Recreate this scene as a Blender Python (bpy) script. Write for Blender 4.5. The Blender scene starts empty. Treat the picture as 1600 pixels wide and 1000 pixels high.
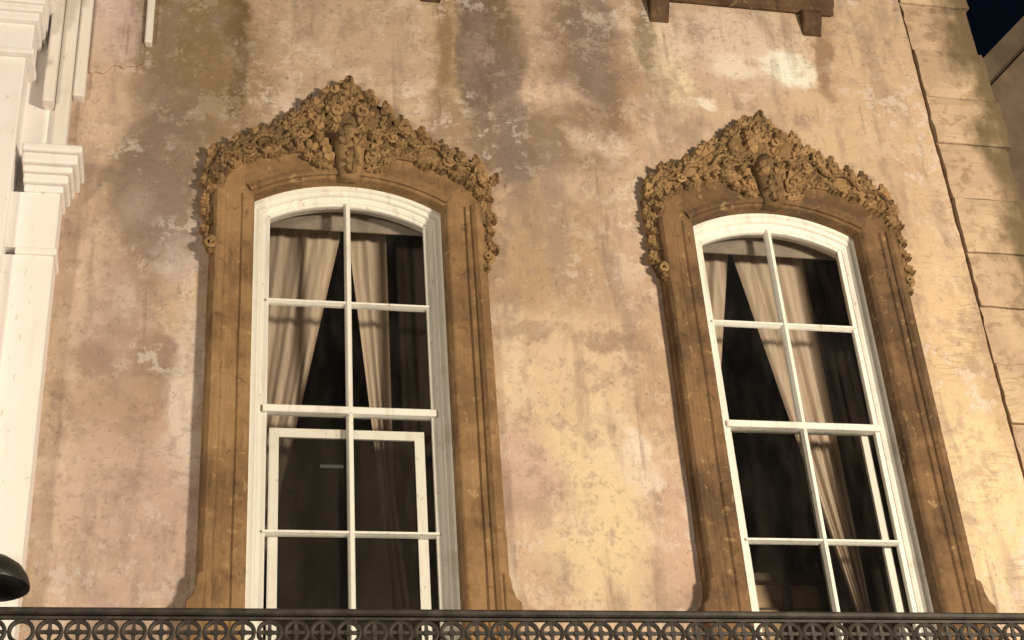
import bpy, bmesh, math, random
from mathutils import Vector, Matrix, noise

scene = bpy.context.scene
COL = scene.collection

# ------------------------------------------------------------------ camera
def rad(d):
    return math.radians(d)

YAW, PIT, ROL = rad(13.917), rad(30.299), rad(-4.432)
fw = Vector((math.sin(YAW) * math.cos(PIT), math.cos(YAW) * math.cos(PIT), math.sin(PIT)))
rt = Vector((math.cos(YAW), -math.sin(YAW), 0.0))
up = rt.cross(fw)
rt2 = math.cos(ROL) * rt + math.sin(ROL) * up
up2 = -math.sin(ROL) * rt + math.cos(ROL) * up
cam_data = bpy.data.cameras.new("camera")
cam = bpy.data.objects.new("camera", cam_data)
COL.objects.link(cam)
cam.matrix_world = Matrix((
    (rt2.x, up2.x, -fw.x, 0.0),
    (rt2.y, up2.y, -fw.y, -7.65),
    (rt2.z, up2.z, -fw.z, 1.6),
    (0, 0, 0, 1)))
cam_data.sensor_width = 36.0
cam_data.lens = 2353.29 / 1600.0 * 36.0
cam_data.clip_start = 0.05
cam_data.clip_end = 2000.0
scene.camera = cam

# ------------------------------------------------------------------ night sky
world = bpy.data.worlds.new("World")
scene.world = world
world.use_nodes = True
wn = world.node_tree.nodes
wl = world.node_tree.links
wn.clear()
sky = wn.new("ShaderNodeTexSky")
sky.sky_type = 'NISHITA'
sky.sun_disc = False
SUN_EL, SUN_ROT = rad(35), rad(140)
sky.sun_elevation = SUN_EL
sky.sun_rotation = SUN_ROT
sky.air_density = 1.0
sky.dust_density = 0.2
sky.ozone_density = 4.0
bg = wn.new("ShaderNodeBackground")
bg.inputs["Strength"].default_value = 0.0018
wo = wn.new("ShaderNodeOutputWorld")
wl.new(sky.outputs[0], bg.inputs[0])
wl.new(bg.outputs[0], wo.inputs[0])

# faint moonlight from the same direction as the sky's bright side
moon_data = bpy.data.lights.new("moonlight", 'SUN')
moon_data.energy = 0.01
moon_data.angle = rad(0.5)
moon_data.color = (1.0, 0.95, 0.88)
moon = bpy.data.objects.new("moonlight", moon_data)
COL.objects.link(moon)
sd = Vector((math.sin(SUN_ROT) * math.cos(SUN_EL), math.cos(SUN_ROT) * math.cos(SUN_EL), math.sin(SUN_EL)))
moon.rotation_euler = sd.to_track_quat('Z', 'Y').to_euler()
moon.location = (0, -20, 30)

scene.view_settings.view_transform = 'Standard'
scene.view_settings.look = 'None'
scene.view_settings.gamma = 1.0
scene.view_settings.exposure = 0.22
scene.view_settings.use_curve_mapping = False
scene.render.filter_size = 1.9
scene.cycles.max_bounces = 5
scene.cycles.transparent_max_bounces = 16

KEY_POWER = 4500.0
FILL_POWER = 1500.0
KEY_POS = (7.2, -9.6, 4.15)
FILL_POS = (-5.5, -9.6, 4.15)

BLOBS = [
    (4.521, 7.828, 0.541, 1.594, (208, 168, 120), 0.85, 0.5),
    (4.592, 5.826, 0.489, 1.279, (218, 178, 124), 0.85, 0.5),
    (2.19, 5.308, 0.541, 1.133, (212, 172, 124), 0.6, 0.5),
    (0.983, 8.244, 0.512, 0.335, (200, 164, 124), 0.7, 0.5),
    (-0.075, 7.943, 0.5, 0.813, (148, 116, 76), 0.95, 0.35),
    (-0.278, 6.961, 0.279, 0.625, (146, 116, 86), 0.85, 0.4),
    (-0.355, 6.368, 0.215, 0.4, (166, 132, 100), 0.6, 0.5),
    (-0.585, 6.354, 0.195, 0.533, (206, 166, 132), 0.5, 0.5),
    (-0.569, 5.221, 0.198, 1.215, (222, 190, 148), 0.55, 0.5),
    (-0.282, 4.858, 0.429, 0.642, (203, 163, 138), 0.7, 0.5),
    (-0.364, 5.657, 0.31, 0.367, (176, 136, 100), 0.6, 0.5),
    (-0.021, 5.551, 0.11, 0.45, (226, 198, 168), 0.75, 0.4),
    (-0.108, 6.472, 0.128, 0.224, (205, 176, 156), 0.6, 0.5),
    (0.22, 8.106, 0.065, 0.604, (112, 83, 45), 0.9, 0.4),
    (0.919, 8.237, 0.468, 0.335, (196, 160, 122), 0.5, 0.5),
    (1.309, 7.874, 0.068, 0.054, (232, 200, 162), 0.8, 0.4),
    (0.978, 7.947, 0.125, 0.075, (226, 190, 150), 0.6, 0.4),
    (1.577, 8.199, 0.121, 0.629, (176, 140, 86), 0.7, 0.5),
    (1.882, 8.232, 0.243, 0.755, (136, 106, 72), 0.9, 0.35),
    (2.291, 8.389, 0.154, 0.469, (186, 150, 120), 0.6, 0.5),
    (2.57, 8.25, 0.274, 0.706, (148, 116, 83), 0.85, 0.4),
    (2.202, 7.829, 0.397, 0.141, (204, 166, 130), 0.7, 0.4),
    (2.131, 7.481, 0.477, 0.29, (148, 118, 84), 0.85, 0.4),
    (2.569, 7.571, 0.186, 0.107, (222, 186, 148), 0.8, 0.4),
    (2.927, 7.63, 0.134, 0.075, (218, 182, 144), 0.7, 0.4),
    (2.807, 7.942, 0.159, 0.337, (178, 136, 93), 0.6, 0.4),
    (2.182, 7.056, 0.381, 0.303, (172, 136, 95), 0.6, 0.5),
    (3.108, 8.194, 0.159, 0.437, (232, 202, 150), 0.8, 0.35),
    (3.637, 8.479, 0.586, 0.363, (224, 190, 156), 0.7, 0.4),
    (4.06, 8.304, 0.206, 0.142, (246, 230, 196), 1.0, 0.3),
    (3.6, 8.233, 0.191, 0.082, (238, 214, 176), 0.7, 0.4),
    (3.318, 7.948, 0.079, 0.05, (240, 214, 178), 0.9, 0.4),
    (4.336, 8.497, 0.09, 0.557, (176, 130, 84), 0.5, 0.5),
    (4.495, 7.937, 0.344, 0.961, (208, 168, 122), 0.5, 0.5),
    (2.138, 6.525, 0.453, 0.432, (178, 140, 93), 0.75, 0.5),
    (2.52, 6.271, 0.288, 0.327, (186, 146, 112), 0.5, 0.5),
    (2.244, 5.9, 0.439, 0.312, (222, 184, 136), 0.6, 0.5),
    (1.899, 5.712, 0.1, 0.481, (226, 192, 144), 0.6, 0.5),
    (2.743, 5.748, 0.161, 0.31, (178, 136, 96), 0.6, 0.5),
    (2.273, 4.99, 0.341, 0.613, (230, 196, 140), 0.75, 0.5),
    (1.876, 5.138, 0.187, 0.324, (202, 158, 132), 0.7, 0.5),
    (2.565, 5.238, 0.132, 0.165, (228, 196, 156), 0.7, 0.4),
    (2.742, 4.805, 0.191, 0.399, (204, 158, 124), 0.7, 0.5),
    (2.853, 4.924, 0.062, 0.282, (228, 200, 166), 0.6, 0.4),
    (4.631, 6.388, 0.182, 0.605, (214, 172, 122), 0.6, 0.5),
    (4.686, 4.963, 0.382, 0.648, (232, 196, 140), 0.7, 0.5),
    (4.993, 6.028, 0.119, 0.535, (170, 132, 83), 0.45, 0.5),
    (4.495, 7.129, 0.188, 0.486, (190, 152, 110), 0.4, 0.5),
    (1.867, 8.342, 0.2, 0.552, (128, 98, 65), 0.75, 0.35),
    (2.56, 7.918, 0.202, 0.334, (140, 108, 76), 0.7, 0.4),
    (-0.122, 8.122, 0.361, 0.6, (140, 108, 67), 0.6, 0.4),
    (4.645, 7.51, 0.125, 0.862, (196, 156, 112), 0.5, 0.5),
    (2.035, 7.319, 0.255, 0.128, (136, 108, 79), 0.7, 0.4),
    (1.552, 7.662, 0.127, 0.211, (160, 126, 88), 0.6, 0.4),
    (-0.232, 7.153, 0.264, 0.641, (142, 114, 88), 0.7, 0.4),
    (-0.232, 6.779, 0.184, 0.278, (150, 122, 98), 0.6, 0.4),
    (-0.072, 6.496, 0.08, 0.099, (216, 190, 166), 0.3, 0.6),
    (-0.344, 6.816, 0.088, 0.139, (206, 178, 154), 0.3, 0.6),
    (-0.439, 6.022, 0.21, 0.339, (186, 150, 128), 0.6, 0.5),
    (-0.395, 6.151, 0.071, 0.11, (214, 184, 156), 0.6, 0.4),
    (-0.508, 5.771, 0.123, 0.122, (160, 126, 99), 0.55, 0.4),
    (-0.199, 5.786, 0.139, 0.106, (158, 124, 98), 0.6, 0.4),
    (2.294, 7.892, 0.266, 0.065, (216, 178, 138), 0.8, 0.4),
    (2.359, 7.169, 0.154, 0.122, (206, 170, 132), 0.6, 0.4),
    (1.837, 6.233, 0.159, 0.072, (216, 180, 138), 0.7, 0.4),
    (1.982, 6.062, 0.238, 0.054, (160, 126, 96), 0.5, 0.4),
    (2.492, 5.999, 0.202, 0.063, (150, 116, 86), 0.55, 0.4),
    (2.575, 5.32, 0.077, 0.099, (234, 206, 170), 0.8, 0.35),
    (2.604, 5.078, 0.069, 0.121, (230, 200, 162), 0.7, 0.4),
    (3.002, 6.344, 0.059, 0.58, (206, 172, 140), 0.6, 0.5),
    (1.73, 4.599, 0.071, 0.15, (232, 204, 166), 0.6, 0.4),
    (2.98, 8.465, 0.066, 0.418, (120, 92, 62), 0.6, 0.5),
    (4.29, 8.374, 0.059, 0.364, (140, 104, 70), 0.6, 0.5),
    (1.539, 8.306, 0.06, 0.457, (138, 106, 68), 0.6, 0.5),
    (4.45, 6.378, 0.072, 0.602, (176, 138, 98), 0.5, 0.5),
    (-0.62, 7.36, 0.149, 0.496, (222, 182, 140), 0.6, 0.5),
    (-0.556, 8.233, 0.165, 0.406, (208, 172, 148), 0.95, 0.3),
    (-0.637, 7.605, 0.227, 0.457, (216, 176, 138), 0.6, 0.5),
    (1.779, 8.332, 0.132, 0.7, (120, 96, 76), 0.75, 0.4),
    (1.97, 7.596, 0.111, 0.65, (136, 110, 92), 0.6, 0.45),
    (2.609, 8.424, 0.166, 0.535, (134, 108, 88), 0.6, 0.4),
    (2.215, 6.96, 0.101, 0.558, (160, 130, 108), 0.5, 0.5),
]

# ------------------------------------------------------------------ helpers
def link(o, parent=None):
    COL.objects.link(o)
    if parent is not None:
        o.parent = parent
    return o

def tag(o, label=None, cat=None, group=None, kind=None):
    if label: o["label"] = label
    if cat: o["category"] = cat
    if group: o["group"] = group
    if kind: o["kind"] = kind
    return o

def empty(name, loc=(0, 0, 0), parent=None):
    o = bpy.data.objects.new(name, None)
    o.empty_display_size = 0.2
    o.location = loc
    return link(o, parent)

def mesh_obj(name, verts, faces, mat, parent=None, smooth=False, loc=None):
    me = bpy.data.meshes.new(name)
    me.from_pydata([tuple(v) for v in verts], [], faces)
    bm = bmesh.new(); bm.from_mesh(me)
    bmesh.ops.recalc_face_normals(bm, faces=bm.faces)
    bm.to_mesh(me); bm.free()
    if smooth:
        for p in me.polygons: p.use_smooth = True
    me.materials.append(mat)
    o = bpy.data.objects.new(name, me)
    if loc: o.location = loc
    return link(o, parent)

def inst(name, me, parent, mw=None):
    o = bpy.data.objects.new(name, me)
    link(o, parent)
    if mw is not None: o.matrix_local = mw
    return o

class MB:
    """collects shapes of ONE piece, then links them as one mesh"""
    def __init__(s): s.v = []; s.f = []
    def add(s, v, f):
        b = len(s.v); s.v += [tuple(p) for p in v]; s.f += [tuple(i + b for i in q) for q in f]; return s
    def box(s, x0, x1, y0, y1, z0, z1):
        v = [(x, y, z) for x in (x0, x1) for y in (y0, y1) for z in (z0, z1)]
        return s.add(v, [(0, 1, 3, 2), (4, 6, 7, 5), (0, 4, 5, 1), (2, 3, 7, 6), (0, 2, 6, 4), (1, 5, 7, 3)])
    def cyl(s, a, b, r0, r1, n=10, cap=True):
        a = Vector(a); b = Vector(b); d = (b - a).normalized()
        t = d.orthogonal().normalized(); w = d.cross(t)
        v = []
        for p, r in ((a, r0), (b, r1)):
            for i in range(n):
                q = 2 * math.pi * i / n
                v.append(p + t * (r * math.cos(q)) + w * (r * math.sin(q)))
        f = [(i, (i + 1) % n, n + (i + 1) % n, n + i) for i in range(n)]
        if cap: f += [tuple(range(n))[::-1], tuple(range(n, 2 * n))]
        return s.add(v, f)
    def lathe(s, prof, c, n=24, cap=False):
        v = []
        for r, z in prof:
            for i in range(n):
                q = 2 * math.pi * i / n
                v.append((c[0] + r * math.cos(q), c[1] + r * math.sin(q), c[2] + z))
        f = [(k * n + i, k * n + (i + 1) % n, (k + 1) * n + (i + 1) % n, (k + 1) * n + i) for k in range(len(prof) - 1) for i in range(n)]
        if cap: f += [tuple(range(n)), tuple(range((len(prof) - 1) * n, len(prof) * n))]
        return s.add(v, f)
    def sweep(s, path, prof, closed_prof=True):
        """path: (x,z) polyline, prof: (n, y): n along the left-hand normal of the path"""
        m = len(prof); v = []
        P = [Vector(p) for p in path]
        for i, p in enumerate(P):
            if i == 0: d0 = d1 = (P[1] - P[0]).normalized()
            elif i == len(P) - 1: d0 = d1 = (P[-1] - P[-2]).normalized()
            else: d0 = (P[i] - P[i - 1]).normalized(); d1 = (P[i + 1] - P[i]).normalized()
            n0 = Vector((-d0.y, d0.x)); n1 = Vector((-d1.y, d1.x))
            nn = (n0 + n1).normalized(); k = 1.0 / max(0.3, nn.dot(n0))
            for (n_, y_) in prof:
                q = p + nn * (n_ * k); v.append((q.x, y_, q.y))
        f = []
        L = m if closed_prof else m - 1
        for i in range(len(P) - 1):
            for j in range(L):
                f.append((i * m + j, i * m + (j + 1) % m, (i + 1) * m + (j + 1) % m, (i + 1) * m + j))
        if closed_prof: f += [tuple(range(m)), tuple(range((len(P) - 1) * m, len(P) * m))]
        return s.add(v, f)
    def prism(s, poly, y0, y1):
        n = len(poly)
        v = [(x, y0, z) for x, z in poly] + [(x, y1, z) for x, z in poly]
        f = [tuple(range(n)), tuple(range(n, 2 * n))] + [(i, (i + 1) % n, n + (i + 1) % n, n + i) for i in range(n)]
        return s.add(v, f)
    def bevel_build(s, name, mat, parent=None, w=0.006, smooth=False, loc=None, seg=1, ang=40):
        o = s.build(name, mat, parent, smooth, loc)
        bm = bmesh.new(); bm.from_mesh(o.data)
        bmesh.ops.remove_doubles(bm, verts=bm.verts, dist=1e-5)
        es = [e for e in bm.edges if len(e.link_faces) == 2 and e.calc_face_angle(0) > rad(ang)]
        bmesh.ops.bevel(bm, geom=es, offset=w, segments=seg, affect='EDGES', profile=0.5)
        bm.to_mesh(o.data); bm.free()
        return o
    def build(s, name, mat, parent=None, smooth=False, loc=None):
        return mesh_obj(name, s.v, s.f, mat, parent, smooth, loc)

def srgb(c):
    c = c / 255.0
    return c / 12.92 if c <= 0.04045 else ((c + 0.055) / 1.055) ** 2.4

TINT = (1.16, 1.03, 0.80)
def A(rgb, k=1.0):
    """reflectance of a surface that reads as rgb in the photograph under the warm lamps"""
    return tuple(min(0.9, srgb(c) / t * k) for c, t in zip(rgb, TINT)) + (1.0,)

# ------------------------------------------------------------------ material tools
class NT:
    def __init__(s, name):
        s.m = bpy.data.materials.new(name); s.m.use_nodes = True
        s.t = s.m.node_tree; s.n = s.t.nodes; s.n.clear()
        s.out = s.n.new("ShaderNodeOutputMaterial")
    def N(s, ty, **kw):
        o = s.n.new(ty)
        for k, v in kw.items(): setattr(o, k, v)
        return o
    def L(s, a, b): s.t.links.new(a, b)
    def put(s, sock, v):
        if hasattr(v, "is_linked") or hasattr(v, "links"): s.L(v, sock)
        else: sock.default_value = v
    def math(s, op, a, b=0.0, clamp=False):
        o = s.N("ShaderNodeMath", operation=op); o.use_clamp = clamp
        s.put(o.inputs[0], a); s.put(o.inputs[1], b); return o.outputs[0]
    def vmath(s, op, a, b):
        o = s.N("ShaderNodeVectorMath", operation=op)
        s.put(o.inputs[0], a); s.put(o.inputs[1], b)
        return o.outputs["Value"] if op == 'LENGTH' else o.outputs[0]
    def coord(s): return s.N("ShaderNodeTexCoord").outputs["Object"]
    def noise(s, vec, scale, detail=4.0, rough=0.55, dist=0.0, color=False):
        o = s.N("ShaderNodeTexNoise")
        s.L(vec, o.inputs["Vector"]); o.inputs["Scale"].default_value = scale
        o.inputs["Detail"].default_value = min(detail, 4.0); o.inputs["Roughness"].default_value = rough
        o.inputs["Distortion"].default_value = dist
        return o.outputs["Color" if color else "Fac"]
    def ramp(s, f, lo, hi, a=0.0, b=1.0):
        o = s.N("ShaderNodeMapRange", interpolation_type='SMOOTHSTEP')
        s.put(o.inputs[0], f)
        o.inputs[1].default_value = lo; o.inputs[2].default_value = hi
        o.inputs[3].default_value = a; o.inputs[4].default_value = b
        return o.outputs[0]
    def mix(s, f, a, b, mode='MIX'):
        o = s.N("ShaderNodeMix", data_type='RGBA', blend_type=mode)
        s.put(o.inputs["Factor"], f); s.put(o.inputs[6], a); s.put(o.inputs[7], b)
        return o.outputs[2]
    def scale(s, vec, xyz): return s.vmath('MULTIPLY', vec, xyz)
    def bsdf(s, col, rough=0.85, bump=None, bdist=0.01, bstr=1.0, metal=0.0, spec=0.3):
        p = s.N("ShaderNodeBsdfPrincipled")
        s.put(p.inputs["Base Color"], col); s.put(p.inputs["Roughness"], rough)
        p.inputs["Metallic"].default_value = metal
        p.inputs["Specular IOR Level"].default_value = spec
        if bump is not None:
            b = s.N("ShaderNodeBump"); b.inputs["Distance"].default_value = bdist
            b.inputs["Strength"].default_value = bstr
            s.L(bump, b.inputs["Height"]); s.L(b.outputs[0], p.inputs["Normal"])
        s.L(p.outputs[0], s.out.inputs[0])
        return s.m

# stucco with its stains: every stain has its own place on the wall
def mat_stucco():
    t = NT("weathered_stucco"); co = t.coord()
    warp = t.noise(co, 2.2, 5, 0.6, color=True)
    warp = t.scale(t.vmath('SUBTRACT', warp, (0.5, 0.5, 0.5)), (0.34, 0.0, 0.40))
    warp2 = t.noise(co, 9.0, 4, 0.6, color=True)
    warp2 = t.scale(t.vmath('SUBTRACT', warp2, (0.5, 0.5, 0.5)), (0.10, 0.0, 0.11))
    p = t.vmath('ADD', t.vmath('ADD', co, warp), warp2)
    flat = t.scale(p, (1, 0, 1))
    streak_co = t.scale(co, (1.0, 1.0, 0.22))
    n_big = t.noise(co, 1.3, 4, 0.6)
    n_mid = t.noise(co, 5.0, 6, 0.65, 0.1)
    n_fine = t.noise(co, 15.0, 5, 0.68)
    n_grit = t.noise(co, 120.0, 3, 0.6)
    n_streak = t.noise(streak_co, 6.5, 5, 0.6)
    rag = t.math('ADD', t.math('MULTIPLY', t.math('SUBTRACT', n_mid, 0.5), 1.0), t.math('MULTIPLY', t.math('SUBTRACT', n_fine, 0.5), 0.55))
    col = t.mix(t.ramp(n_big, 0.35, 0.65), A((196, 158, 122)), A((208, 170, 126)))
    col = t.mix(t.ramp(n_mid, 0.45, 0.62, 0, 0.55), col, A((194, 152, 118)))
    n_fl = t.noise(co, 4.2, 7, 0.72, 0.1)
    zone = t.noise(t.vmath('ADD', co, (2, 0, 5)), 0.9, 2, 0.5)
    flake = t.ramp(t.math('ADD', n_fl, t.math('MULTIPLY', t.math('SUBTRACT', zone, 0.5), 0.35)), 0.555, 0.60)
    col = t.mix(t.math('MULTIPLY', flake, 0.40), col, A((226, 194, 158)))
    for (x, z, rx, rz, c, st, so) in BLOBS:
        d = t.vmath('SUBTRACT', flat, (x, 0, z))
        d = t.scale(d, (1 / rx, 0, 1 / rz))
        ln = t.math('ADD', t.vmath('LENGTH', d, (0, 0, 0)), rag)
        m = t.ramp(ln, 1.0 - so, 1.0 + so, min(1.0, st * (1.22 if c[0] < 170 else 1.08)), 0.0)
        col = t.mix(m, col, A(c))
    # mottling: flaked pale skim coat, damp mauve patches, thin run-off streaks
    col = t.mix(t.math('MULTIPLY', flake, 0.20), col, A((226, 194, 158)))
    col = t.mix(t.ramp(t.noise(t.vmath('ADD', co, (7, 3, 1)), 4.0, 7, 0.72, 0.2), 0.50, 0.68, 0, 0.55), col, A((168, 134, 104)))
    col = t.mix(t.ramp(n_streak, 0.52, 0.68, 0, 0.46), col, A((150, 120, 96)))
    drip = t.noise(t.scale(co, (1.0, 1.0, 0.07)), 11.0, 4, 0.6)
    col = t.mix(t.math('MULTIPLY', t.ramp(drip, 0.57, 0.66), t.ramp(zone, 0.45, 0.6, 0.0, 0.45)), col, A((132, 104, 80)))
    n_pl = t.noise(t.vmath('ADD', co, (5, 1, 2)), 9.5, 7, 0.72, 0.1)
    zone2 = t.noise(t.vmath('ADD', co, (9, 0, 3)), 1.4, 2, 0.5)
    peel = t.math('MULTIPLY', t.ramp(n_pl, 0.53, 0.61), t.ramp(zone2, 0.46, 0.62, 0.0, 0.55))
    col = t.mix(peel, col, A((224, 198, 172)))
    wear = t.math('MULTIPLY', t.ramp(n_pl, 0.46, 0.39), t.ramp(zone2, 0.56, 0.42, 0.03, 0.36))
    col = t.mix(wear, col, A((152, 122, 102)))
    col = t.mix(t.ramp(n_fine, 0.54, 0.74, 0, 0.22), col, A((226, 194, 152)))
    col = t.mix(t.ramp(n_fine, 0.44, 0.30, 0, 0.42), col, A((144, 112, 88)))
    pit = t.ramp(t.noise(t.vmath('ADD', co, (1, 8, 4)), 34.0, 2, 0.5), 0.68, 0.74)
    col = t.mix(t.math('MULTIPLY', pit, 0.22), col, A((116, 86, 62)))
    # ghost of the brick courses and hairline cracks towards the right-hand pier
    sx = t.N("ShaderNodeSeparateXYZ"); t.L(p, sx.inputs[0])
    right = t.ramp(sx.outputs[0], 4.35, 4.75)
    crk = t.noise(t.scale(co, (1.0, 1.0, 7.5)), 2.4, 3, 0.5, 0.1)
    crk = t.math('ABSOLUTE', t.math('SUBTRACT', crk, 0.5))
    crk = t.ramp(crk, 0.0, 0.040, 0.75, 0.0)
    patch = t.ramp(t.noise(t.vmath('ADD', co, (3, 0, 9)), 2.4, 3, 0.5), 0.46, 0.60)
    crk_all = t.math('MULTIPLY', t.math('MULTIPLY', crk, patch), t.math('ADD', t.math('MULTIPLY', right, 0.34), 0.06))
    col = t.mix(crk_all, col, A((118, 88, 58)))
    hs = t.N('ShaderNodeHueSaturation'); hs.inputs['Saturation'].default_value = 0.90; hs.inputs['Value'].default_value = 1.02
    t.L(col, hs.inputs['Color']); col = hs.outputs[0]
    h = t.math('ADD', t.math('MULTIPLY', n_mid, 0.8), t.math('MULTIPLY', n_fine, 0.5))
    h = t.math('ADD', h, t.math('MULTIPLY', n_grit, 0.12))
    h = t.math('SUBTRACT', h, t.math('MULTIPLY', crk_all, 0.5))
    h = t.math('SUBTRACT', t.math('ADD', t.math('ADD', h, t.math('MULTIPLY', peel, 0.20)), t.math('MULTIPLY', flake, 0.16)), t.math('MULTIPLY', pit, 0.25))
    return t.bsdf(col, 0.93, h, 0.016, 0.7, spec=0.15)

def mat_block():
    t = NT("pier_block_stucco"); co = t.coord()
    n1 = t.noise(co, 2.2, 5, 0.6); n2 = t.noise(co, 9.0, 6, 0.68, 0.5); n3 = t.noise(co, 60, 4, 0.6)
    info = t.N("ShaderNodeObjectInfo")
    col = t.mix(t.ramp(n1, 0.35, 0.65), A((188, 154, 116)), A((210, 176, 132)))
    col = t.mix(t.ramp(info.outputs["Random"], 0.0, 1.0, 0.0, 0.4), col, A((194, 154, 122)))
    col = t.mix(t.ramp(n2, 0.50, 0.66, 0, 0.65), col, A((152, 120, 86)))
    sx = t.N("ShaderNodeSeparateXYZ"); t.L(co, sx.inputs[0])
    moss_n = t.noise(t.scale(co, (1.0, 1.0, 0.6)), 3.4, 5, 0.65)
    edge = t.math('ADD', sx.outputs[0], t.math('MULTIPLY', t.math('SUBTRACT', moss_n, 0.5), 0.75))
    col = t.mix(t.ramp(edge, 5.22, 5.50, 0, 0.92), col, A((108, 88, 58)))
    ln = t.noise(t.scale(co, (1, 1, 7)), 2.6, 3, 0.5, 0.1)
    ln = t.ramp(t.math('ABSOLUTE', t.math('SUBTRACT', ln, 0.5)), 0.0, 0.04, 0.75, 0)
    ln = t.math('MULTIPLY', ln, t.ramp(n1, 0.46, 0.6, 0, 0.4))
    col = t.mix(ln, col, A((128, 96, 62)))
    h = t.math('ADD', t.math('MULTIPLY', n2, 0.9), t.math('MULTIPLY', n3, 0.25))
    return t.bsdf(col, 0.93, h, 0.014, 0.7, spec=0.15)

def mat_stone(name, light, dark, grime, gs):
    t = NT(name); co = t.coord()
    n1 = t.noise(co, 3.0, 5, 0.6); n2 = t.noise(co, 13.0, 6, 0.7, 0.6); n3 = t.noise(co, 75.0, 4, 0.6)
    st = t.noise(t.scale(co, (1, 1, 0.16)), 13.0, 5, 0.65)
    col = t.mix(t.ramp(n1, 0.36, 0.64), A(light), A(dark))
    col = t.mix(t.ramp(st, 0.52, 0.70, 0, 0.50), col, A(grime))
    col = t.mix(t.ramp(n2, 0.55, 0.70, 0, gs), col, A(grime, 0.8))
    col = t.mix(t.ramp(n2, 0.42, 0.30, 0, 0.5), col, A((196, 156, 100)))
    if name.startswith('carved'):
        rn = t.N('ShaderNodeObjectInfo').outputs['Random']
        col = t.mix(t.ramp(rn, 0.40, 0.0, 0, 0.35), col, A(grime))
        col = t.mix(t.ramp(rn, 0.62, 1.0, 0, 0.40), col, A((196, 152, 96)))
    h = t.math('ADD', t.math('MULTIPLY', n2, 0.8), t.math('MULTIPLY', n3, 0.35))
    return t.bsdf(col, 0.9, h, 0.012, 0.8, spec=0.2)

def mat_paint(name, c, dirt, amt, rough=0.55):
    t = NT(name); co = t.coord()
    n1 = t.noise(co, 4.0, 5, 0.6); n2 = t.noise(co, 40.0, 4, 0.6)
    st = t.noise(t.scale(co, (1, 1, 0.12)), 18.0, 5, 0.6)
    col = t.mix(t.ramp(st, 0.52, 0.74, 0, amt), c, dirt)
    col = t.mix(t.ramp(n1, 0.54, 0.74, 0, amt), col, dirt)
    chip = t.ramp(t.noise(t.scale(co, (1, 1, 0.5)), 26.0, 3, 0.6), 0.66, 0.70)
    col = t.mix(t.math('MULTIPLY', chip, amt), col, (0.36, 0.30, 0.23, 1))
    h = t.math('ADD', t.math('MULTIPLY', n1, 0.3), t.math('MULTIPLY', n2, 0.4))
    return t.bsdf(col, rough, h, 0.003, 0.6, spec=0.35)

def mat_plain(name, c, rough=0.8, var=0.25, scale=8.0, metal=0.0, spec=0.3, bd=0.004):
    t = NT(name); co = t.coord()
    n = t.noise(co, scale, 5, 0.62)
    d = tuple(x * (1 - var) for x in c[:3]) + (1.0,)
    col = t.mix(t.ramp(n, 0.35, 0.65), c, d)
    return t.bsdf(col, rough, t.noise(co, scale * 5, 4, 0.6), bd, 0.6, metal, spec)

def mat_glass():
    t = NT("old_window_glass"); co = t.coord()
    tr = t.N("ShaderNodeBsdfTransparent"); tr.inputs[0].default_value = (0.96, 0.96, 0.95, 1)
    gl = t.N("ShaderNodeBsdfGlossy"); gl.inputs["Roughness"].default_value = 0.04
    gl.inputs["Color"].default_value = (0.9, 0.92, 0.95, 1)
    b = t.N("ShaderNodeBump"); b.inputs["Distance"].default_value = 0.004; b.inputs["Strength"].default_value = 0.5
    t.L(t.noise(co, 5.0, 3, 0.5), b.inputs["Height"]); t.L(b.outputs[0], gl.inputs["Normal"])
    fr = t.N("ShaderNodeFresnel"); fr.inputs["IOR"].default_value = 1.5
    mx = t.N("ShaderNodeMixShader")
    t.L(fr.outputs[0], mx.inputs[0]); t.L(tr.outputs[0], mx.inputs[1]); t.L(gl.outputs[0], mx.inputs[2])
    df = t.N("ShaderNodeBsdfDiffuse"); df.inputs[0].default_value = (0.55, 0.47, 0.40, 1)
    haze = t.math('ADD', t.ramp(t.noise(t.scale(co, (1, 1, 0.3)), 7.0, 4, 0.6), 0.40, 0.70, 0.004, 0.020), t.ramp(t.noise(co, 1.1, 2, 0.5), 0.4, 0.65, 0.0, 0.006))  # pale diffuse film imitates reflection haze and lifts the dark panes
    m2 = t.N("ShaderNodeMixShader"); t.L(haze, m2.inputs[0]); t.L(mx.outputs[0], m2.inputs[1]); t.L(df.outputs[0], m2.inputs[2])
    t.L(m2.outputs[0], t.out.inputs[0]); return t.m

def mat_screen():
    t = NT("insect_screen_mesh"); 
    tr = t.N("ShaderNodeBsdfTransparent"); tr.inputs[0].default_value = (1, 1, 1, 1)
    df = t.N("ShaderNodeBsdfDiffuse"); df.inputs[0].default_value = (0.022, 0.018, 0.015, 1)
    n = t.noise(t.coord(), 6.0, 4, 0.6)
    mx = t.N("ShaderNodeMixShader"); t.L(t.ramp(n, 0.3, 0.7, 0.62, 0.76), mx.inputs[0])
    t.L(tr.outputs[0], mx.inputs[1]); t.L(df.outputs[0], mx.inputs[2]); t.L(mx.outputs[0], t.out.inputs[0])
    return t.m

def mat_curtain(name, ca, cb):
    t = NT(name); co = t.coord()
    n = t.noise(t.scale(co, (1, 1, 0.06)), 30.0, 4, 0.6)
    col = t.mix(t.ramp(n, 0.35, 0.65), ca, cb)
    d = t.N("ShaderNodeBsdfDiffuse"); t.L(col, d.inputs[0])
    tl = t.N("ShaderNodeBsdfTranslucent"); t.L(col, tl.inputs[0])
    mx = t.N("ShaderNodeMixShader"); mx.inputs[0].default_value = 0.12
    t.L(d.outputs[0], mx.inputs[1]); t.L(tl.outputs[0], mx.inputs[2]); t.L(mx.outputs[0], t.out.inputs[0])
    return t.m

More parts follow.
